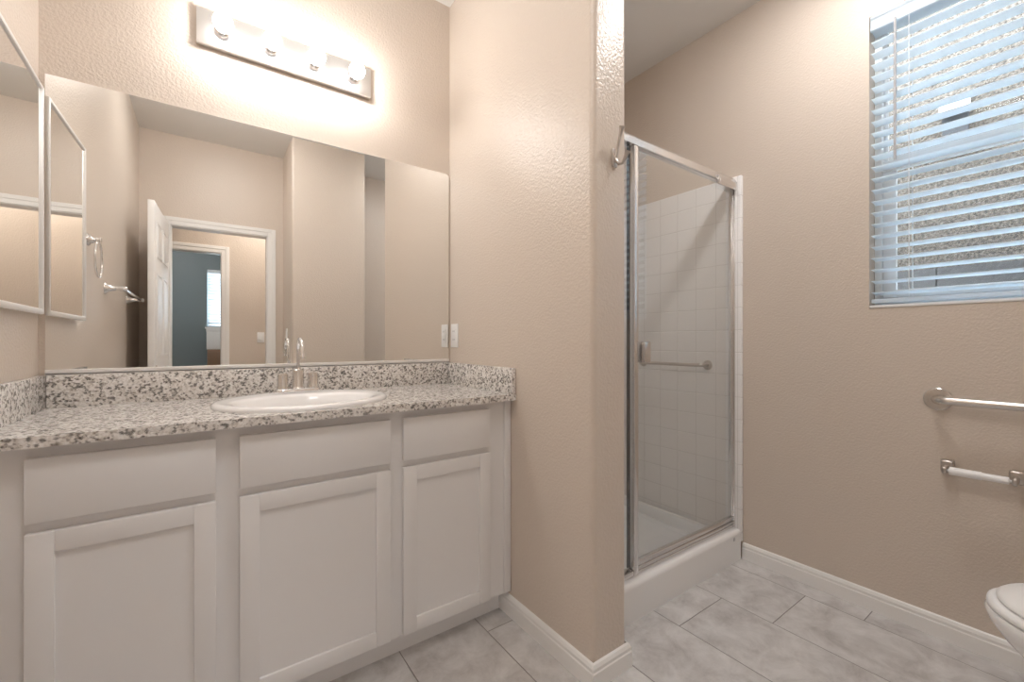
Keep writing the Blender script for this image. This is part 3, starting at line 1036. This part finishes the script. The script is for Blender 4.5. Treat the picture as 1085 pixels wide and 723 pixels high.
# ================================================================ window blinds
def blind(name, label, sl, y0, y1, ztop, zbot, xc, pitch, axis, tilt, wand_at, cords, valance, sm='slat'):
    """axis 'x': blind hangs in the plane x = xc (run along y), room on the -x side. axis 'y': plane y = xc, room on the +y side"""
    t = thing(name, label, 'window blind', (xc, (y0 + y1) / 2, zbot) if axis == 'x' else ((y0 + y1) / 2, xc, zbot))

    def conv(bm):
        if axis == 'y':      # (depth outwards, along, z) -> (along, -depth, z)
            for v in bm.verts:
                d, a, z = v.co
                v.co = (a, xc - (d - xc), z)
        return bm

    bm = bmesh.new()
    zz = ztop - 0.062
    k = 0
    hw = 0.025
    while zz > zbot + 0.035:
        p = []
        for s in (-1, -0.5, 0, 0.5, 1):
            p.append((s * hw, 0.0022 * (1 - s * s)))
        top = [(a, b + 0.0013) for a, b in p]
        bot = [(a, b - 0.0013) for a, b in p[::-1]]
        c, s_ = cos(tilt), sin(tilt)
        prof_ = [(xc + a * c + b * s_, zz - a * s_ + b * c) for a, b in top + bot]
        ring_loft(bm, [[(x, y0 + 0.004, z) for x, z in prof_], [(x, y1 - 0.004, z) for x, z in prof_]])
        zz -= pitch
        k += 1
    obj('slats', conv(bm), sm, t, angle=30)
    obj('bottom_rail', conv(B(xc - 0.025, xc + 0.025, y0 + 0.004, y1 - 0.004, zbot, zbot + 0.016, bevel=0.003)), sm, t)
    obj('head_rail', conv(B(xc - 0.02, xc + 0.025, y0 + 0.002, y1 - 0.002, ztop - 0.045, ztop - 0.002)), sm, t, smooth=False)
    vx = xc - valance
    bm = bmesh.new()
    prof_ = [(vx, ztop - 0.062), (vx - 0.010, ztop - 0.058), (vx - 0.010, ztop - 0.050), (vx - 0.006, ztop - 0.046), (vx - 0.006, ztop - 0.016), (vx - 0.010, ztop - 0.010), (vx - 0.010, ztop - 0.001), (vx, ztop - 0.001)]
    ring_loft(bm, [[(x, y0 + 0.001, z) for x, z in prof_], [(x, y1 - 0.001, z) for x, z in prof_]])
    obj('valance', conv(bm), sm, t, smooth=False)
    if wand_at is not None:
        bm = bmesh.new()
        tube(bm, [(xc - 0.032, wand_at, ztop - 0.05), (xc - 0.034, wand_at, 1.80)], 0.0045, 8)
        obj('tilt_wand', conv(bm), 'wand', t)
    for yy in cords:
        bm = bmesh.new()
        for dx in (-0.0265, 0.0265):
            tube(bm, [(xc + dx, yy, ztop - 0.05), (xc + dx, yy, zbot + 0.01)], 0.0011, 6)
        obj('ladder_cord', conv(bm), 'cord', t)
    return t


blind('window_blind', 'white slatted blind hanging in the bathroom window', None, WY0 + 0.002, WY1 - 0.002, WZ1 - 0.001, 1.243, 2.228, 0.0462, 'x', radians(7.5),
      0.492, (0.452, 0.12, -0.22), 0.018)
blind('window_blind', 'white slatted blind in the teal room, seen small in the mirror', None, BX0 + 0.002, BX1 - 0.002, BZ1 - 0.001, BZ0 + 0.004, BY - 0.035, 0.0462, 'y', radians(58),
      None, (0.15, 0.48, 0.80), 0.018, 'slat2')

# ================================================================ ceiling lights and added fill globes
cl = thing('ceiling_light', 'round white ceiling light over the toilet area', 'ceiling light', (1.70, 0.52, ZC))
bm = bmesh.new()
lathe(bm, [(0.0, 0.0006), (0.125, 0.0006), (0.125, 0.012), (0.085, 0.020), (0.072, 0.012), (0.0, 0.012)], (1.70, 0.52, ZC), (0, 0, -1), 40)
obj('trim_ring', bm, 'plastic', cl)
bm = bmesh.new()
lathe(bm, [(0.0, 0.0125), (0.068, 0.0125), (0.062, 0.022), (0.035, 0.030), (0.0, 0.032)], (1.70, 0.52, ZC), (0, 0, -1), 40)
obj('lens', bm, 'fan', cl)



def fill_globe(label, x, y, m_):  # invented ceiling lamps, out of view, there only to fill with light
    t = thing('ceiling_light', label, 'ceiling light', (x, y, ZC))
    bm = bmesh.new()
    lathe(bm, [(0.0, 0.0006), (0.15, 0.0006), (0.15, 0.02), (0.0, 0.02)], (x, y, ZC), (0, 0, -1), 40)
    obj('base', bm, 'nickel', t)
    bm = bmesh.new()
    lathe(bm, [(0.14, 0.0205), (0.135, 0.05), (0.11, 0.075), (0.06, 0.092), (0.0, 0.096)], (x, y, ZC), (0, 0, -1), 40)
    obj('shade', bm, m_, t)


fill_globe('added unseen fill light on the ceiling of the bathroom entry', 0.15, 0.42, 'entry')
fill_globe('added unseen fill light on the hallway ceiling', 0.6, -1.12, 'hall')
fill_globe('added unseen fill light on the ceiling of the teal room', -0.4, -3.0, 'bed')

# ================================================================ teal room furniture (tiny in the mirror)
ds = thing('dresser', 'brown wooden dresser below the far window, seen in the mirror', 'dresser', (0.45, BY + 0.26, 0))
obj('body', B(0.03, 0.95, BY + 0.03, BY + 0.48, 0.06, 0.96, bevel=0.004), 'brownwood', ds)
for z_ in (0.10, 0.38, 0.66):
    dd = obj('drawer', B(0.05, 0.93, BY + 0.4802, BY + 0.498, z_, z_ + 0.26, bevel=0.004), 'brownwood', ds)
    obj('knob', lathe(bmesh.new(), [(0.006, 0), (0.006, 0.012), (0.014, 0.018), (0, 0.026)], (0.49, BY + 0.498, z_ + 0.13), (0, 1, 0), 16), 'nickel', dd)
bm = bmesh.new()
box(bm, 0.02, 0.40, BY + 0.04, BY + 0.34, 0.962, 1.272, bevel=0.004)
box(bm, 0.015, 0.405, BY + 0.035, BY + 0.345, 1.235, 1.276, bevel=0.003)
tag(obj('storage_box', bm, 'plastic', loc=(0.21, BY + 0.19, 0.962)), 'white box standing on the brown dresser, seen in the mirror', 'box')

# ================================================================ outside
tag(obj('gravel_ground', B(XR + TH + 0.02, 3.9, -8, 9, -0.25, -0.15), 'ground', smooth=False), 'pale gravel strip between the two houses', 'ground')
bpy.data.objects['gravel_ground']['kind'] = 'structure'
nb = obj('neighbouring_house', B(3.70, 3.95, -6, 8, -0.15, 3.45), 'stucco', smooth=False, loc=(3.8, 0.5, -0.15))
tag(nb, 'coarse beige stucco wall of the neighbouring house outside the window', 'house wall')
bw = bmesh.new()
yy = -5.0
for r in range(8):
    zz = -0.15 + r * 0.2
    y_ = -5.0 + (0.2 if r % 2 else 0)
    while y_ < 7:
        box(bw, 3.10, 3.25, y_ + 0.002, y_ + 0.398, zz + 0.001, zz + 0.1995)
        y_ += 0.4
bmesh.ops.translate(bw, verts=bw.verts[:], vec=(0, 0.13, 0.0))
for v in bw.verts:
    v.co.z = -0.15 + (v.co.z + 0.15) * (1.62 / 1.6)
tag(obj('block_fence', bw, 'block', smooth=False, loc=(3.17, 1.0, -0.15)), 'grey concrete block fence showing low through the window blinds', 'fence')
vt = thing('wall_vent', 'small white hooded vent with dark louvres on the stucco wall outside', 'vent', (3.70, 0.54, 2.40))
bm = bmesh.new()
pr = [(3.6995, 2.56), (3.60, 2.50), (3.60, 2.455), (3.6995, 2.455)]
ring_loft(bm, [[(x, 0.485, z) for x, z in pr], [(x, 0.605, z) for x, z in pr]])
obj('hood', bm, 'plastic', vt, smooth=False)
bm = bmesh.new()
box(bm, 3.66, 3.6995, 0.49, 0.60, 2.24, 2.453)
obj('louvre', bm, 'black', vt, smooth=False)
